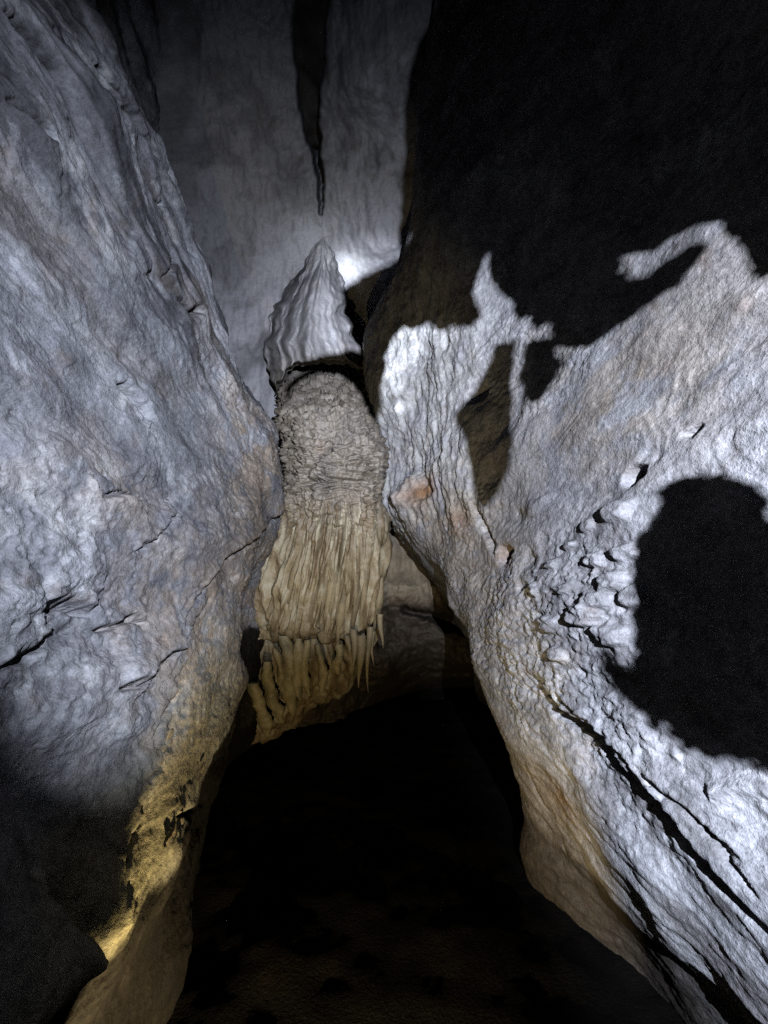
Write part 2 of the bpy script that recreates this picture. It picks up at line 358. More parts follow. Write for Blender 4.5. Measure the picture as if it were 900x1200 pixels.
def right_detail(P, yz):
    W0 = P; P = P*np.array([1, .65, 1])
    D = 0.05*fbm(P, 1.7, 3, 0.5, 31)
    # ledges dip towards the viewer along the lower strip
    a = math.radians(14)
    q = np.stack([P[:, 0], (W0[:, 1]*math.cos(a)+P[:, 2]*math.sin(a))*0.30, (-W0[:, 1]*math.sin(a)+P[:, 2]*math.cos(a))*1.7], 1)
    low = smooth(-0.1, -0.55, P[:, 2])
    D += (0.004+0.012*low)*fbm(q, 4.0, 4, 0.55, 32)
    fl = flakes(P, 2.0, 4, 35); D += 0.016*fl
    fl2 = flakes(P*np.array([1, .8, 1.2]), 8, 4, 36); D += 0.010*fl2*smooth(0.0, 0.4, fbm(P, 1.9, 2, .5, 37))
    far = smooth(2.5, 3.3, W0[:, 1])*smooth(0.1, 0.7, P[:, 2])*smooth(3.4, 2.4, P[:, 2])
    rough = np.clip(smooth(-0.1, 0.5, fbm(P, 1.6, 2, 0.5, 39)), 0, 1)
    # rough popcorn band
    band = blob(yz, RIGHT, 640, 770, .30)+blob(yz, RIGHT, 690, 830, .25)+blob(yz, RIGHT, 680, 690, .25)+blob(yz, RIGHT, 600, 720, .3)
    band = np.clip(band, 0, 1)
    D += 0.0075*(rough*0.25+band)*ridged(P, 16, 3, 0.55, 34)+0.005*fbm(P, 34, 3, 0.6, 33)*(0.5+rough+band)
    # drip flutes on the far pale face
    qf = np.stack([P[:, 0]*1.0, W0[:, 1]*1.0, P[:, 2]*0.22], 1)
    D += far*(0.010*ridged(qf, 9, 3, 0.6, 41)+0.020*fbm(W0*np.array([1, 1, .5]), 9, 3, 0.6, 42))
    pits = worley(P, 7, 12); pm = smooth(-0.05, 0.3, fbm(P, 1.8, 2, 0.5, 44))*blob(yz, RIGHT, 680, 640, .5)
    D -= 0.018*np.clip(pm*1.2, 0, 1)*smooth(0.40, 0.15, pits)
    tiny = worley(P, 24, 15); D -= 0.006*(0.35+rough)*smooth(0.36, 0.1, tiny)
    dark = np.zeros(len(P))
    L = lambda pix: wall_line(RIGHT, pix)
    for line, dep, wd, st, sw in [
        (L([(622,792),(655,835),(690,860),(725,900),(760,935),(790,960),(830,1010),(870,1060),(900,1092)]), .10, .022, .05, .10),
        (L([(655,812),(700,860),(740,895),(790,950)]), .035, .010, .012, .06),
        (L([(830,960),(870,1010),(900,1050)]), .03, .010, .012, .06), (L([(760,905),(830,960),(880,1010)]), .03, .010, .015, .05),
        (L([(555,590),(566,625),(575,650)]), .06, .014, .02, .06), (L([(600,810),(612,830)]), .03, .008, .01, .04),
        (L([(618,890),(624,915),(643,948)]), .05, .009, .01, .05), (L([(660,985),(672,1010)]), .04, .008, .01, .04)]:
        D, d = crack(D, yz, line, dep, wd, st, sw, P); dark = np.maximum(dark, np.exp(-(d/(wd*1.1))**2))
    # pockets
    jy = yz+0.02*np.stack([fbm(P, 12, 2, .5, 51), fbm(P, 12, 2, .5, 52)], 1)
    for (u, v, r, dep) in [(742,556,.035,.09), (585,648,.05,.09), (810,498,.015,.03), (804,506,.015,.03), (496,575,.10,.06), (552,462,.06,.08)]:
        D -= dep*smooth(0.15, 0.75, blob(jy, RIGHT, u, v, r))
    for (u, v, r, dep) in [(728,600,.040,.035),(704,700,.035,.035),(722,682,.035,.04),(694,722,.045,.045),(654,732,.035,.035),(650,660,.028,.03),(668,640,.025,.03),(700,655,.03,.03),(735,650,.03,.03),(672,690,.025,.025),(745,700,.03,.035),(690,615,.022,.02),(635,690,.022,.025),(720,745,.035,.04),(660,765,.03,.03)]:
        D += dep*smooth(0.12, 0.6, blob(jy, RIGHT, u, v, r))       # knobs that throw small shadows down the wall
    # deep recess that stays in shade beside the fluted face
    rec = blob(yz, RIGHT, 578, 440, .22)+blob(yz, RIGHT, 575, 500, .20)+0.8*blob(yz, RIGHT, 572, 560, .12); D -= 0.05*smooth(0.4, 0.95, rec)
    # curl at the outer end
    d, s, par = seg_dist(yz, L([(845,930),(870,918),(900,925)])); D += 0.02*np.exp(-(d/.02)**2)
    return D, dict(rough=rough, band=band, dark=dark, far=far, low=low)

def right_colour(P, yz, f):
    W0 = P; P = P*np.array([1, .65, 1])
    c = np.tile(np.array((0.30, 0.295, 0.305)), (len(P), 1))
    n1 = fbm(P, 1.2, 4, 0.55, 61); n2 = fbm(P, 4.5, 4, 0.65, 62); n3 = fbm(P*np.array([1, 1, .6]), 9, 4, 0.6, 63)
    c = mixc(c, (0.23, 0.225, 0.235), smooth(0.0, 0.6, n1)*0.7)
    c = mixc(c, (0.42, 0.42, 0.44), smooth(0.1, 0.7, n2)*0.6)
    c = mixc(c, (0.36, 0.355, 0.335), f['far']*0.75*smooth(-0.6, 0.2, n2))
    for (u, v, r, k) in [(700,480,.35,.6), (760,440,.3,.5), (530,640,.35,.8), (520,600,.3,.7), (560,690,.3,.5), (640,420,.3,.4)]:
        c = mixc(c, (0.32, 0.27, 0.215), np.clip(k*blob(yz, RIGHT, u, v, r)*smooth(-0.7, 0.2, n2), 0, 1))
    for (u, v, r, k) in [(496,575,.12,.9), (585,648,.06,.6), (540,610,.1,.5)]:
        c = mixc(c, (0.26, 0.13, 0.05), np.clip(k*blob(yz, RIGHT, u, v, r), 0, 1))
    for (u, v, r, k) in [(560,780,.2,.8), (600,850,.2,.8), (640,920,.3,.8), (625,1000,.3,.8)]:
        c = mixc(c, (0.19, 0.145, 0.08), np.clip(k*blob(yz, RIGHT, u, v, r)*smooth(-0.35, -0.8, P[:, 2]+0.25), 0, 1))
    c = mixc(c, (0.20, 0.12, 0.06), 0.7*blob(yz, RIGHT, 658, 940, .09))
    c = mixc(c, (0.045, 0.034, 0.022), 0.9*smooth(-1.15, -1.4, W0[:, 2]+0.08*n2)*smooth(1.5, 1.9, W0[:, 1]))  # undercut darkens downward: the fading light is painted in
    c = mixc(c, (0.58, 0.58, 0.58), 0.6*smooth(0.35, 0.7, n3)*np.clip(f['rough']+f['band'], 0, 1))
    for pl in [[(800,885),(808,905),(815,918)], [(845,945),(847,922),(858,908),(880,904),(900,914)], [(862,938),(868,924),(885,926),(898,936)], [(850,950),(862,948),(872,958)], [(868,912),(882,918),(892,930)], [(740,885),(760,905),(775,930)]]:
        d, s_, p_ = seg_dist(yz+0.006*np.stack([fbm(W0, 20, 2, .5, 66), fbm(W0, 20, 2, .5, 67)], 1), wall_line(RIGHT, pl)); c = mixc(c, (0.75, 0.75, 0.78), 0.85*np.exp(-(d/.006)**2))
    for (u, v, r, k) in [(700,920,.25,.6), (780,1010,.25,.7), (850,1100,.25,.8), (880,1150,.2,.7), (860,960,.2,.5), (620,820,.2,.5)]:
        c = mixc(c, (0.50, 0.51, 0.54), np.clip(k*blob(yz, RIGHT, u, v, r)*smooth(-0.5, 0.2, n2), 0, 1))  # bluish pale patches paint the strip brighter, as if more strongly lit
    for (u, v, r, k) in [(459,438,.06,1), (462,456,.055,1), (468,478,.05,.8)]:
        c = mixc(c, (0.80, 0.80, 0.78), np.clip(k*blob(yz, RIGHT, u, v, r), 0, 1))  # near-white spots: glare of the beam painted into the rock
    c *= (1-0.25*smooth(0.2, 0.8, -n3))[:, None]
    return c

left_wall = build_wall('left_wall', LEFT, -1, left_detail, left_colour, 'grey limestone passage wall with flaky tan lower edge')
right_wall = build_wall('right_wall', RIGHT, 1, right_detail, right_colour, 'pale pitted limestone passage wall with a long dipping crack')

# ------------------------------------------------------------------ back wall, chimney and floor
bp = [(250,200,4.6),(150,0,4.1),(0,0,4.0),(0,300,4.6),(150,350,5.0),(360,0,4.2),(362,60,4.5),(368,150,4.9),(330,100,4.5),(300,0,4.0),(420,100,4.2),(450,50,4.0),(490,200,4.7),(520,0,3.8),(600,100,4.3),
  (300,350,5.3),(380,275,5.3),(450,290,5.1),(420,220,4.9),(300,400,5.25),(318,350,5.3),(310,450,5.7),(390,430,6.6),(440,450,6.4),(300,500,5.7),(450,500,6.2),(450,640,5.4),(480,690,5.25),(540,715,5.6),(450,735,5.5),(520,740,5.4),(450,785,5.2),(550,780,5.3),(380,800,5.3),(300,800,5.0),(300,860,4.9),
  (600,600,6.0),(650,850,7.0),(410,850,5.4),(470,835,7.0),(540,825,8.0),(600,840,8.0),(480,900,7.0),(150,700,5.5),(150,1000,4.5),(900,300,5),(900,900,5),(300,-500,3.2),(600,-500,3.2),(0,-500,3.2),(900,-300,3.5),(300,950,4.3),(600,950,6.5)]
BACK = RBF([(u, v) for u, v, t in bp], np.array([t for u, v, t in bp]), scale=(1/200., 1/200.))
us = axis([(-60, 230, 50), (230, 600, 230), (600, 960, 40)]); vs = axis([(-700, -20, 60), (-20, 420, 240), (420, 680, 60), (680, 900, 130), (900, 1000, 12)])
U, V = np.meshgrid(us, vs, indexing='ij'); uv = np.stack([U.ravel(), V.ravel()], 1)
T = BACK(uv); P = (ray(uv[:, 0], uv[:, 1])*T[:, None])
D = 0.10*fbm(P, 0.9, 3, 0.5, 71)+0.03*flakes(P, 1.6, 5, 72)+0.035*fbm(P*np.array([1.6, 1, .35]), 3.5, 4, 0.6, 73)+0.012*fbm(P*np.array([1, 1, .5]), 12, 3, 0.6, 74)+smooth(1.3, .6, P[:, 2])*(0.16*flakes(P*np.array([1, 1, 1.6]), 1.5, 4, 78)+0.05*fbm(P, 5, 4, .6, 79))
Pj = uv+np.stack([4.5*fbm(P, 2.5, 3, .6, 75), 0*T], 1)
d, s, par = seg_dist(Pj, [(366,-120),(366,0),(362,60),(363,110),(368,160),(375,215),(378,250)])
wd = np.interp(par, [0, .35, .62, .8, 1], [16, 15, 11, 4, 2.5]); D -= 4.0*np.exp(-(d/wd)**4)*np.interp(par, [0, .6, .8, 1], [1, 1, .3, .12])
D += 0.10*(s > 0)*np.exp(-d/60)
d, s, par = seg_dist(uv+np.stack([0*T, 5*fbm(P, 4, 3, .6, 76)], 1), [(476,716),(500,722),(545,735)]); D -= 0.5*np.exp(-(d/5.5)**4)
D += 0.14*smooth(735, 700, uv[:, 1])*smooth(660, 690, uv[:, 1])*smooth(560, 500, uv[:, 0])
rr_ = P/np.linalg.norm(P, axis=1)[:, None]
P2 = P-rr_*D[:, None]
n2 = fbm(P2, 2.0, 4, 0.6, 77)
col = np.tile(np.array((0.27, 0.265, 0.275)), (len(P2), 1)); col = mixc(col, (0.18, 0.175, 0.18), smooth(-.1, .5, n2)); col = mixc(col, PALE, 0.7*np.exp(-(((uv-np.array([375, 275]))/np.array([45, 40]))**2).sum(1))); col = mixc(col, (.8, .8, .78), np.exp(-(((uv-np.array([408, 312]))/np.array([16, 16]))**2).sum(1)))  # pale patches near the apex paint in its overexposed glow
col = mixc(col, (0.27, 0.215, 0.135), smooth(1.2, 0.3, P2[:, 2])*0.9); col = mixc(col, (0.06, 0.045, 0.03), smooth(0.05, -0.25, P2[:, 2]))  # darkest mix at the bottom paints in the missing torch light
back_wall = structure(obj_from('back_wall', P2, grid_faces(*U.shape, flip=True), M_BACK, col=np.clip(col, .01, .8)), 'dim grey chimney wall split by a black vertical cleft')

gx = np.linspace(-2.6, 2.6, 150); gy = np.linspace(-3, 6.6, 260)
GX, GY = np.meshgrid(gx, gy, indexing='ij'); P = np.stack([GX.ravel(), GY.ravel(), np.full(GX.size, -CAMH)], 1)
P[:, 2] += 0.05*fbm(P, 1.3, 4, .5, 81)+0.012*fbm(P, 7, 4, .6, 82)+0.10*smooth(4.0, 6.0, P[:, 1])
n2 = fbm(P, 2.0, 4, .6, 83)
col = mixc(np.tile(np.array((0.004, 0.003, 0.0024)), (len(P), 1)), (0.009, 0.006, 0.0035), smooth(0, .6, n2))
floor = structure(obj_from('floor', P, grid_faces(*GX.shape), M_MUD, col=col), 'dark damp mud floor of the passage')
P = np.stack([GX.ravel(), GY.ravel(), np.full(GX.size, 5.6)], 1); P[:, 2] += 0.35*fbm(P, .8, 4, .5, 91)
structure(obj_from('ceiling', P, grid_faces(*GX.shape, flip=True), M_WALL, col=np.tile(np.array((.06,.055,.05)), (len(P), 1))), 'cave roof closing the chimney overhead')
gx = np.linspace(-2.4, 2.4, 80); gz = np.linspace(-1.8, 6.2, 120); GX, GZ = np.meshgrid(gx, gz, indexing='ij')
P = np.stack([GX.ravel(), np.full(GX.size, -2.5), GZ.ravel()], 1); P[:, 1] += 0.25*fbm(P, 1.2, 4, .5, 92)
structure(obj_from('rear_wall', P, grid_faces(*GX.shape), M_WALL, col=np.tile(np.array((.06,.055,.05)), (len(P), 1))), 'rough limestone closing the passage behind the viewpoint')

# ------------------------------------------------------------------ flowstone formation at the end of the passage
def px(u, v, t): return ray(u, v)*np.asarray(t)[..., None]
base = px(np.array(390.), np.array(850.), np.array(4.6)); flow = empty('flowstone_formation', (base[0], base[1], base[2]+CAMH))
tag(flow, 'cream fluted flowstone column with rippled dome and hanging curtains at the passage end', 'flowstone')

def sheet(name, vk, lk, rk, t0k, bk, relief, colf, ns=90, nv=150, power=0.5, hem=None, edge=0, face=False):
    """a bulging shell between a left and a right edge, given row by row"""
    v = np.linspace(vk[0], vk[-1], nv); s = np.linspace(-1, 1, ns); V, S = np.meshgrid(v, s, indexing='ij')
    if hem is not None: V = vk[0]+(V-vk[0])*(hem(S)-vk[0])/(vk[-1]-vk[0])
    l = np.interp(V, vk, lk); r = np.interp(V, vk, rk); t0 = np.interp(V, vk, t0k); b = np.interp(V, vk, bk)
    U = l+(r-l)*(S+1)/2
    if edge: U = U+edge*fbm(np.stack([V.ravel()*.03, S.ravel()*1.2, 0*V.ravel()], 1), 1, 3, .6, edge).reshape(V.shape)*np.abs(S)
    T = t0+0.55*b-b*np.power(np.clip(1-S*S, 0, 1), power)
    if hem is not None: T = T+0.35*smooth(0.96, 1.0, np.linspace(0, 1, nv))[:, None]
    P = px(U, V, T); n = grid_normals(P); n *= -np.sign((n*P).sum(2))[..., None]
    if face: n = -P/np.linalg.norm(P, axis=2)[..., None]
    F = P.reshape(-1, 3); f = dict(u=U.ravel(), v=V.ravel(), s=S.ravel())
    D = relief(F, f); F2 = F+n.reshape(-1, 3)*D[:, None]
    o = obj_from(name, F2, grid_faces(nv, ns, flip=False), M_FLOW, col=np.clip(colf(F2, f), .01, .8)); adopt(o, flow); return o

def flow_col(F, f):
    n = fbm(F*np.array([1, 1, .5]), 4, 4, .6, 101)
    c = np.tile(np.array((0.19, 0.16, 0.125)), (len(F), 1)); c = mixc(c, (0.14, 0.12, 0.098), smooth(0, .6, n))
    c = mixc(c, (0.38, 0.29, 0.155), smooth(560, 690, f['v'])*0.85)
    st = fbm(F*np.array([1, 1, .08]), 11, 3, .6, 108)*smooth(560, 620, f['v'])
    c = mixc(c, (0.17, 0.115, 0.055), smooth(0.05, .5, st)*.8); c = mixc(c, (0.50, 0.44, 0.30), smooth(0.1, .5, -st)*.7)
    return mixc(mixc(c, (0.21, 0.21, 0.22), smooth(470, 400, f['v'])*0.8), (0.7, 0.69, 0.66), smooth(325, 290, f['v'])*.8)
def dome_relief(F, f):
    n = fbm(F, 3.0, 2, .5, 102)
    sc_ = ridged(F*np.array([.8, .8, 2.4])+0.12*n[:, None], 6.5, 2, .5, 103)
    flute = 0.7*ridged(np.stack([f['s']*2.6+.08*n, f['v']*.0022, 0*n], 1), 1.7, 2, .5, 104)+0.5*fbm(np.stack([f['s']*2.6, f['v']*.004, 0*n], 1), 5.5, 2, .5, 109)
    k = smooth(555, 650, f['v']+32*fbm(np.stack([f['s']*2.2, 0*n, 0*n], 1), 2.2, 3, .6, 110))
    return 0.07*n*(1-.5*k)+(1-k)*(0.055*sc_+0.016*fbm(F, 20, 3, .6, 105))+k*0.10*flute+0.010*fbm(F*np.array([1, 1, .4]), 18, 3, .6, 106)
def jag(S, base, amp, seed):
    return base+amp*fbm(np.stack([S.ravel()*1.0, 0*S.ravel(), 0*S.ravel()], 1), 3.5, 3, .7, seed).reshape(S.shape)
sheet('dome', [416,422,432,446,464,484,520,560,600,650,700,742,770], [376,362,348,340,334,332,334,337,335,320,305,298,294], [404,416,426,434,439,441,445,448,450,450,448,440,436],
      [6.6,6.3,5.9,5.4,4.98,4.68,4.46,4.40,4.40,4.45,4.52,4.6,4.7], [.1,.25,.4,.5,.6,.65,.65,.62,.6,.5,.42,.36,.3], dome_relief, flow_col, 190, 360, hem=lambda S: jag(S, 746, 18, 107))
def drape_relief(F, f):
    n = fbm(F, 2.2, 2, .5, 111); n2 = fbm(F, 5, 2, .5, 112)
    fold = 0.045*np.cos(7*f['s']+2.6*n+3*f['s']**2)+0.025*np.cos(15*f['s']+2.8*n+1.0-4*f['s']**2)+0.008*np.cos(37*f['s']+2*n2)
    return fold*smooth(282, 330, f['v'])+0.06*fbm(F*np.array([1, 1, .4]), 3, 3, .55, 114)+0.008*fbm(F*np.array([1, 1, .5]), 14, 3, .6, 113)
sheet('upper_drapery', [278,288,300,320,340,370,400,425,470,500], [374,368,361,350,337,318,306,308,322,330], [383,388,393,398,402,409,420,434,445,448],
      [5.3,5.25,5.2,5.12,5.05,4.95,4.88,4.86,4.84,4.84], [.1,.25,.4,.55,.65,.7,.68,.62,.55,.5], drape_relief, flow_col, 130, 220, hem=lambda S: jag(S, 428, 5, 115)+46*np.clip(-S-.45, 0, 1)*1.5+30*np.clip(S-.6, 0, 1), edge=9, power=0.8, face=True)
# side apron that joins the dome to the left wall
def apron_relief(F, f):
    return 0.05*ridged(np.stack([F[:, 0], F[:, 1], F[:, 2]*.1], 1), 4.5, 2, .5, 121)+0.02*fbm(F, 8, 3, .6, 122)
sheet('side_apron', [560,600,650,700,745], [325,318,300,280,268], [352,360,365,360,350], [4.75,4.62,4.6,4.62,4.75], [.25,.3,.35,.35,.3], apron_relief, flow_col, 70, 140)
def lower_relief(F, f):
    return 0.05*fbm(F, 2.5, 3, .5, 131)+0.045*ridged(np.stack([F[:, 0]+.25*F[:, 2], F[:, 1], F[:, 2]*.12], 1), 5, 2, .5, 132)+0.012*fbm(F, 12, 3, .6, 133)
sheet('lower_shell', [735,760,800,840,868], [285,276,272,270,275], [440,425,410,350,310], [4.8,4.75,4.7,4.62,4.6], [.3,.35,.4,.35,.2], lower_relief, flow_col, 110, 110)

def tube(name, pts, radii, seed, mat, parent, colbase, nseg=12, lump=0.08):
    pts = np.array(pts, float); n = len(pts)
    tt = np.linspace(0, n-1, n*5); i = np.clip(tt.astype(int), 0, n-2); f = (tt-i)[:, None]
    c = pts[i]*(1-f)+pts[i+1]*f; r = np.interp(tt, np.arange(n), radii)
    for _ in range(3): c[1:-1] = (c[:-2]+2*c[1:-1]+c[2:])/4
    ang = np.linspace(0, 2*np.pi, nseg, endpoint=False); V = []
    for k in range(len(c)):
        ring = np.stack([np.cos(ang), np.sin(ang), 0*ang], 1); V.append(c[k]+ring*r[k])
    V = np.array(V).reshape(-1, 3); rn = np.repeat(r, nseg)
    dirv = V-np.repeat(c, nseg, 0); V = V+dirv*(lump*2*fbm(V, 9, 3, .6, seed))[:, None]
    nr = len(c); F = []
    for k in range(nr-1):
        for j in range(nseg): F.append([k*nseg+j, k*nseg+(j+1) % nseg, (k+1)*nseg+(j+1) % nseg, (k+1)*nseg+j])
    n = fbm(V*np.array([1, 1, .4]), 6, 3, .6, seed+1)
    col = mixc(np.tile(np.array(colbase), (len(V), 1)), np.array(colbase)*0.6, smooth(0, .6, n))
    o = obj_from(name, V, np.array(F)[:, ::-1], mat, col=np.clip(col, .01, .8)); adopt(o, parent); return o

random.seed(5)
def dome_t(u, v):
    l = np.interp(v, [540,600,650,700,742], [335,335,320,305,298]); r = np.interp(v, [540,600,650,700,742], [447,450,450,448,440])
    s = np.clip(2*(u-l)/(r-l)-1, -.98, .98); t0 = np.interp(v, [540,600,650,700,742], [4.40,4.40,4.45,4.52,4.6]); b = np.interp(v, [540,600,650,700,742], [.63,.6,.5,.42,.36])
    return t0+.55*b-b*math.sqrt(1-s*s)
for k in range(24):                       # curtain ribs, each a hanging flute of its own
    s = -0.94+1.88*(k+random.uniform(-.3, .3))/23
    v0 = random.uniform(590, 660); v1 = random.uniform(728, 758)-10*abs(s)+(22 if k in (14, 16, 17) else 0)
    pts, rad = [], []
    for q in np.linspace(0, 1, 7):
        v = v0+(v1-v0)*q
        l = np.interp(v, [600,650,700,742], [337,320,305,298]); r = np.interp(v, [600,650,700,742], [450,450,448,440])
        u = l+(r-l)*(s+1)/2+random.uniform(-.4, .4)
        pts.append(px(u, v, np.array(dome_t(u, min(v, 742))-0.045*min(1, q*1.5)+.02))); rad.append(min(1, q*1.6+.05)*(0.016+0.030*math.sin(math.pi*min(1, q*0.8+.1)))*(1-0.75*max(0, q-.75)/.25)*random.uniform(.8, 1.2))
    tube('curtain_rib', pts, rad, 200+k, M_FLOW, flow, tuple(np.array((0.36, 0.28, 0.155))*random.uniform(.6, 1.1)))
for k, (u0, v0, u1, v1, t, r) in enumerate([(332,745,345,835,4.42,.055),(347,748,352,820,4.40,.04),(358,750,360,815,4.40,.032),(312,775,326,845,4.36,.045),(300,800,312,862,4.32,.05),(375,755,378,812,4.42,.03),(322,760,334,812,4.38,.03),(395,755,398,790,4.45,.03)]):
    pts = [px(u0+(u1-u0)*q+3*math.sin(q*5+k), v0+(v1-v0)*q, np.array(t-0.03*q)) for q in np.linspace(0, 1, 6)]
    tube('drip_column', pts, [r*1.35*x for x in (.7, 1, .95, 1.15, 1.0, .35)], 260+k, M_FLOW, flow, (0.40, 0.33, 0.18), 14, .22)
for k, (u, v0, v1, t, r) in enumerate([(414,738,790,4.38,.035),(422,745,806,4.40,.045),(432,735,812,4.42,.03),(437,740,780,4.44,.025),(447,720,760,4.46,.03),(408,745,772,4.36,.03)]):
    pts = [px(u+2*math.sin(q*4+k), v0+(v1-v0)*q, np.array(t)) for q in np.linspace(0, 1, 6)]
    tube('stalactite', pts, [r*x for x in (1.1, 1, .85, .6, .35, .06)], 280+k, M_FLOW, flow, (0.34, 0.28, 0.17))

# ------------------------------------------------------------------ unseen rocks added to shade the torch beam, most shaped back from their shadows
def surf(u, v):
    if u < 330 or (u < 430 and v > 800): return hit(LEFT, u, v)
    return hit(RIGHT, u, v)
def project(pix, y0):
    out = []
    for u, v, *t in pix:
        Pp = ray(u, v)*t[0] if t else surf(u, v); k = (y0-L1[1])/(Pp[1]-L1[1]); out.append(L1+k*(Pp-L1))
    return out
def shade_slab(name, outline, depth, seed, label, cat, jag=0.003, nfine=None):
    """a thick unseen rock added to block the beam: its outline lies across the passage and rounds off in front and behind"""
    o = np.array(outline); nfine = nfine or len(o); o2 = []
    for k in range(len(o)):
        a, b = o[k], o[(k+1) % len(o)]; n = 8
        o2 += [a+(b-a)*q/n for q in range(n)]
    o2 = np.array(o2); m = len(o2)
    jd = np.stack([fbm(o2*0+np.arange(m)[:, None]*np.array([.31, 0, 0]), 1, 3, .7, seed+i) for i in range(3)], 1)*jag; jd[:, 1] = 0; jd[nfine*8:] *= 0
    o2 = o2+jd; V = []; y0 = o2[0, 1]; cen = o2.mean(0)
    rings = [(0, 1.0), (depth*.4, .9), (depth, .75)] if cat == 'shade_boulder' else [(-depth, .994), (-depth*.5, .998), (0, 1.0), (depth*.5, .998), (depth, .994)]
    for dy, sc_ in rings:
        r = cen+(o2-cen)*sc_; V.append(L1+(r-L1)*(y0+dy-L1[1])/(y0-L1[1]))
    V = np.array(V).reshape(-1, 3); F = []
    for k in range(len(rings)-1):
        for j in range(m): F.append([k*m+j, k*m+(j+1) % m, (k+1)*m+(j+1) % m, (k+1)*m+j])
    ob = obj_from(name, V, np.array(F), M_WALL, col=np.tile(np.array((.12, .115, .11)), (len(V), 1)))
    bm = bmesh.new(); bm.from_mesh(ob.data); bm.verts.ensure_lookup_table(); last = (len(rings)-1)*m
    for tri in tessellate_polygon([[Vector((p[0], p[2], 0)) for p in o2]]):
        for base_ in (0, last):
            try: bm.faces.new([bm.verts[base_+i] for i in tri])
            except ValueError: pass
    bmesh.ops.recalc_face_normals(bm, faces=bm.faces); bm.to_mesh(ob.data); bm.free()
    tag(ob, label, cat); return ob
Y0 = -0.06
up = project([(516,2),(494,40),(484,80),(480,115),(484,160),(478,200),(478,240),(472,268),(480,282),(462,298),(448,302),(430,312),(414,322),(402,334),(410,370),(420,400),(430,440),(438,462),(447,452),(450,425),(455,408),(470,385),(484,388),(500,380),
   (512,392),(530,385),(550,388),(562,372),(552,345),(560,322),(572,296),(576,330),(598,352),(606,380),(618,372),(624,392),(640,380),(645,398),(616,402),(610,440),(616,470),(632,472),(656,440),(662,428),(648,408),
   (690,408),(712,392),(735,378),(750,365),(770,348),(795,335),(815,310),(828,288),(812,288),(790,302),(770,314),(758,324),(742,327),(728,318),(724,305),(745,300),(765,295),(790,278),(810,268),(835,264),(860,274),(885,298),(898,322)], Y0)
nf = len(up)
up += [np.array([1.3, Y0, up[-1][2]]), np.array([1.35, Y0, 2.6]), np.array([up[0][0]+.05, Y0, 2.6])]
shade_slab('shade_pendant', up, 0.08, 301, 'jagged grey rock spur added out of view to cast the upper right shadow', 'rock', 0.0025, nf)  # unseen spur, traced from the edge of the shadow it throws
cr = project([(412,408,4.75),(398,415,4.75),(380,419,4.75),(354,431,4.75),(335,452,4.75),(336,476,4.7),(346,452,4.7),(362,437,4.65),(385,430,4.6),(405,437,4.6),(425,462,4.55),(438,500,4.5),(446,482,4.5),(446,440,4.6),(432,410,4.7)], Y0+.012)
shade_slab('shade_tooth', cr, 0.02, 315, 'curved hooked rock tooth added out of view to shade the dome top', 'rock', 0.0008)  # unseen tooth, added to darken the top of the dome
hp = project([(604,396),(598,402),(580,404),(572,430),(560,455),(546,470),(532,486),(540,510),(549,545),(556,590),(566,598),(585,578),(596,548),(602,500),(603,450),(606,420)], Y0+.012)
shade_slab('shade_tooth', hp, 0.02, 311, 'narrow pointed rock tooth added out of view to shade the right wall', 'rock', 0.0015)  # unseen tooth, shaped to the shadow patch beside the fluted face
kn = project([(898,610),(886,580),(860,566),(845,558),(820,554),(790,562),(772,572),(760,580),(764,600),(752,618),(742,628),(738,660),(738,720),(740,765),(738,785),(718,768),(700,755),(698,785),(722,815),(745,838),(762,862),(775,848),(790,872),(830,888),(870,890),(898,905)], Y0)
kn += [np.array([1.35, Y0, kn[-1][2]-.05]), np.array([1.35, Y0, kn[0][2]])]
shade_slab('head_shade_rock', kn, 0.04, 321, 'rounded rock boss added out of view to cast the head-shaped shadow', 'rock', 0.0036, len(kn)-2)  # unseen rock, made for the head-shaped shadow on the right wall
YB = -0.62; BK = (YB-L1[1])/0.14
lo = project([(5,640),(60,780),(110,850),(165,885),(215,850),(270,770)], YB)
lo += [np.array([L1[0]+BK*(-.04), YB, L1[2]+BK*(-.0165)]), np.array([L1[0]+BK*(-.008), YB, L1[2]+BK*(-.018)]), np.array([L1[0]+BK*(+.011), YB, L1[2]+BK*(-.024)]), np.array([L1[0]+BK*(+.016), YB, L1[2]+BK*(-.055)]), np.array([L1[0]+BK*(+.03), YB, L1[2]+BK*(-.12)]), np.array([L1[0]+BK*(+.20), YB, L1[2]+BK*(-.40)]), np.array([.75, YB, -1.7]), np.array([-.9, YB, -1.7])]
lo = [np.array([-.75, YB, lo[0][2]+.12])]+lo
shade_slab('shade_boulder', lo, 0.24, 341, 'tall grey boulder added out of view to cut off the lower beam', 'shade_boulder', 0.0012)  # added unseen, its top edge keeps the beam off the floor

# ------------------------------------------------------------------ the two torches
M_BLACK = plain('black_rubber', (0.02, 0.02, 0.022), .5); M_ALU = plain('aluminium', (0.5, 0.5, 0.52), .3, 1.0)
M_LENS1 = plain('cool_led_lens', (0.8, 0.8, 0.8), .1, 0, (0.85, 0.92, 1), 8); M_LENS2 = plain('warm_led_lens', (0.8, 0.75, 0.6), .1, 0, (1, .8, .45), 4)
def lathe(name, prof, mat, parent, origin, axis_):
    zax = Vector(axis_).normalized(); q = zax.to_track_quat('Z', 'Y'); n = 24; V = []; F = []
    for r, h in prof:
        for j in range(n):
            a = 2*math.pi*j/n; V.append(Vector(origin)+q@Vector((r*math.cos(a), r*math.sin(a), h)))
    for k in range(len(prof)-1):
        for j in range(n): F.append([k*n+j, k*n+(j+1) % n, (k+1)*n+(j+1) % n, (k+1)*n+j])
    o = obj_from(name, [tuple(v) for v in V], F, mat); adopt(o, parent); return o
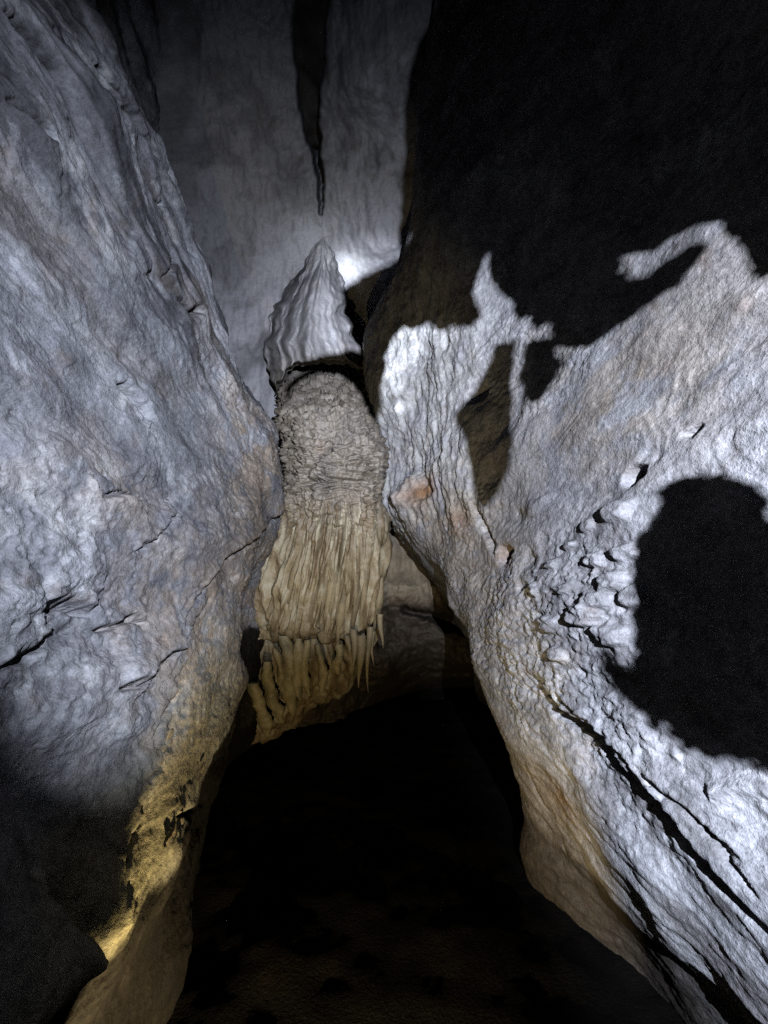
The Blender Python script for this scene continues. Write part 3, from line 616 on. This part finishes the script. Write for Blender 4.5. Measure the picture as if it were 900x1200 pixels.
def torch(name, pos, aim, power, colr, size, lens, label, blend, radius, hot=None):
    root = empty(name, (pos[0], pos[1], pos[2]+CAMH)); ax = (Vector(aim)-Vector(pos)).normalized(); p = Vector(pos)
    lathe('handle', [(0.0, -.17), (.014, -.17), (.016, -.165), (.016, -.06), (.018, -.055)], M_BLACK, root, p, ax)
    lathe('head', [(.018, -.055), (.026, -.035), (.030, -.012), (.030, -.006), (.026, -.006)], M_ALU, root, p, ax)
    lathe('lens', [(.026, -.007), (.015, -.006), (.0, -.006)], lens, root, p, ax)
    ld = bpy.data.lights.new('torch_beam', 'SPOT'); lo_ = bpy.data.objects.new('torch_beam', ld); C.objects.link(lo_)
    ld.energy = power; ld.color = colr; ld.spot_size = math.radians(size); ld.spot_blend = blend; ld.shadow_soft_size = radius
    lo_.parent = root; lo_.location = ax*0.004; lo_.rotation_euler = ax.to_track_quat('-Z', 'Y').to_euler()
    for k in range(3):
        an = 2*math.pi*k/3+.5; top = np.array(pos)+np.array([0, 0, -.035])-np.array(ax)*.10; foot = np.array([top[0]+.22*min(1, (top[2]+CAMH)*1.2)*math.cos(an), top[1]+.22*min(1, (top[2]+CAMH)*1.2)*math.sin(an), -CAMH-.02])
        tube('tripod_leg', [top, top*.5+foot*.5, foot], [.008, .008, .008], 700+k, M_BLACK, root, (.02, .02, .02), 8, 0)
    for e_, sz_, to_ in (hot or []):            # the torch's inner beam and its bright core inside the wide spill
        h2 = ld.copy(); h2.energy = e_; h2.spot_size = math.radians(sz_); h2.spot_blend = 1.0
        ho = bpy.data.objects.new('torch_inner_beam', h2); C.objects.link(ho); ho.parent = root; ho.location = lo_.location; ho.rotation_euler = (Vector(to_)-Vector(pos)).to_track_quat('-Z', 'Y').to_euler()
    return tag(root, label, 'torch')
torch('hand_torch', L1, ray(465, 650)*4, L1_POWER, L1_COL, 115, M_LENS1, 'lit cool white hand torch behind the boulder at chest height', 1.0, .0055, [(L1_HOT, 42, ray(425, 450)*4.5), (L1_CORE, 18, ray(440, 368)*4.8)])
torch('floor_torch', L2, L2+np.array([-.15, .95, .15])*4, L2_POWER, L2_COL, 124, M_LENS2, 'lit warm torch propped low above the mud floor', 0.3, .011)

# ------------------------------------------------------------------ loose flakes caught on the walls
def rock_flake(S, wall, u, v, size, seed, colr):
    r = random.Random(seed); p = hit(S, u, v); bm = bmesh.new()
    for _ in range(14):
        d = Vector((r.gauss(0, 1), r.gauss(0, 1), r.gauss(0, 1))).normalized()
        bm.verts.new((d.x*size*.2, d.y*size*1.1, d.z*size*.7))
    bmesh.ops.convex_hull(bm, input=bm.verts[:]); bmesh.ops.delete(bm, geom=[x for x in bm.verts if not x.link_faces], context='VERTS')
    me = bpy.data.meshes.new('rock_flake'); bm.to_mesh(me); bm.free(); me.materials.append(M_WALL)
    at = me.color_attributes.new('Col', 'FLOAT_COLOR', 'POINT'); at.data.foreach_set('color', list((*colr, 1))*len(me.vertices))
    o = bpy.data.objects.new('rock_flake', me); C.objects.link(o); o.parent = wall; o.location = (p[0], p[1], p[2]+CAMH); o.rotation_euler = (r.uniform(-.7, .7), r.uniform(-.3, .3), r.uniform(-.3, .3))
for k, (u, v, z) in enumerate([(205,972,.03),(214,962,.025),(198,985,.025),(190,880,.03),(200,860,.035),(228,835,.04),(238,900,.03),(250,815,.04)]):
    rock_flake(LEFT, left_wall, u, v, z, 500+k, (0.28, 0.23, 0.15))
for k, (u, v, z) in enumerate([(632,722,.03),(645,745,.03),(622,760,.035),(660,775,.03),(690,838,.03),(672,815,.025),(720,870,.03),(608,735,.03),(640,700,.025)]):
    rock_flake(RIGHT, right_wall, u, v, z, 540+k, (0.4, 0.4, 0.4))

# unseen stone added to keep the low torch's beam off the near left wall
edge_yz = [(1.09,-1.62),(1.09,-1.44),(1.105,-1.39),(1.15,-1.352),(1.215,-1.315),(1.265,-1.28),(1.30,-1.235),(1.325,-1.15),(1.28,-1.09),(1.15,-1.03),(1.0,-1.0),(.82,-1.08),(.72,-1.3),(.7,-1.62)]
ring = []
for k in range(len(edge_yz)):
    a_, b_ = np.array(edge_yz[k]), np.array(edge_yz[(k+1) % len(edge_yz)]); ring += [a_+(b_-a_)*q/5 for q in range(5)]
ring = np.array(ring); ring += 0.006*np.stack([fbm(np.stack([ring[:, 0], ring[:, 1], 0*ring[:, 0]], 1), 9, 3, .6, 601+i) for i in range(2)], 1); cc = ring.mean(0); V = []
for dx, k_ in [(-.09, .35), (-.075, .75), (-.04, .95), (0, 1), (.03, .95), (.05, .8), (.06, .35)]:
    r_ = cc+(ring-cc)*k_; r_[:, 1] = np.minimum(r_[:, 1], 9); V.append(np.stack([np.full(len(r_), -.40+dx), r_[:, 0], r_[:, 1]], 1))
m_ = len(ring); V = np.array(V).reshape(-1, 3)
F = [[k*m_+j, k*m_+(j+1) % m_, (k+1)*m_+(j+1) % m_, (k+1)*m_+j] for k in range(6) for j in range(m_)]
fs = obj_from('shade_stone', V, np.array(F), M_WALL, col=np.tile(np.array((.14, .12, .1)), (len(V), 1)))
bm = bmesh.new(); bm.from_mesh(fs.data); bmesh.ops.holes_fill(bm, edges=[e for e in bm.edges if e.is_boundary], sides=0); bmesh.ops.recalc_face_normals(bm, faces=bm.faces); bm.to_mesh(fs.data); bm.free()
tag(fs, 'squat leaning stone added out of view to block the low warm torch', 'stone')
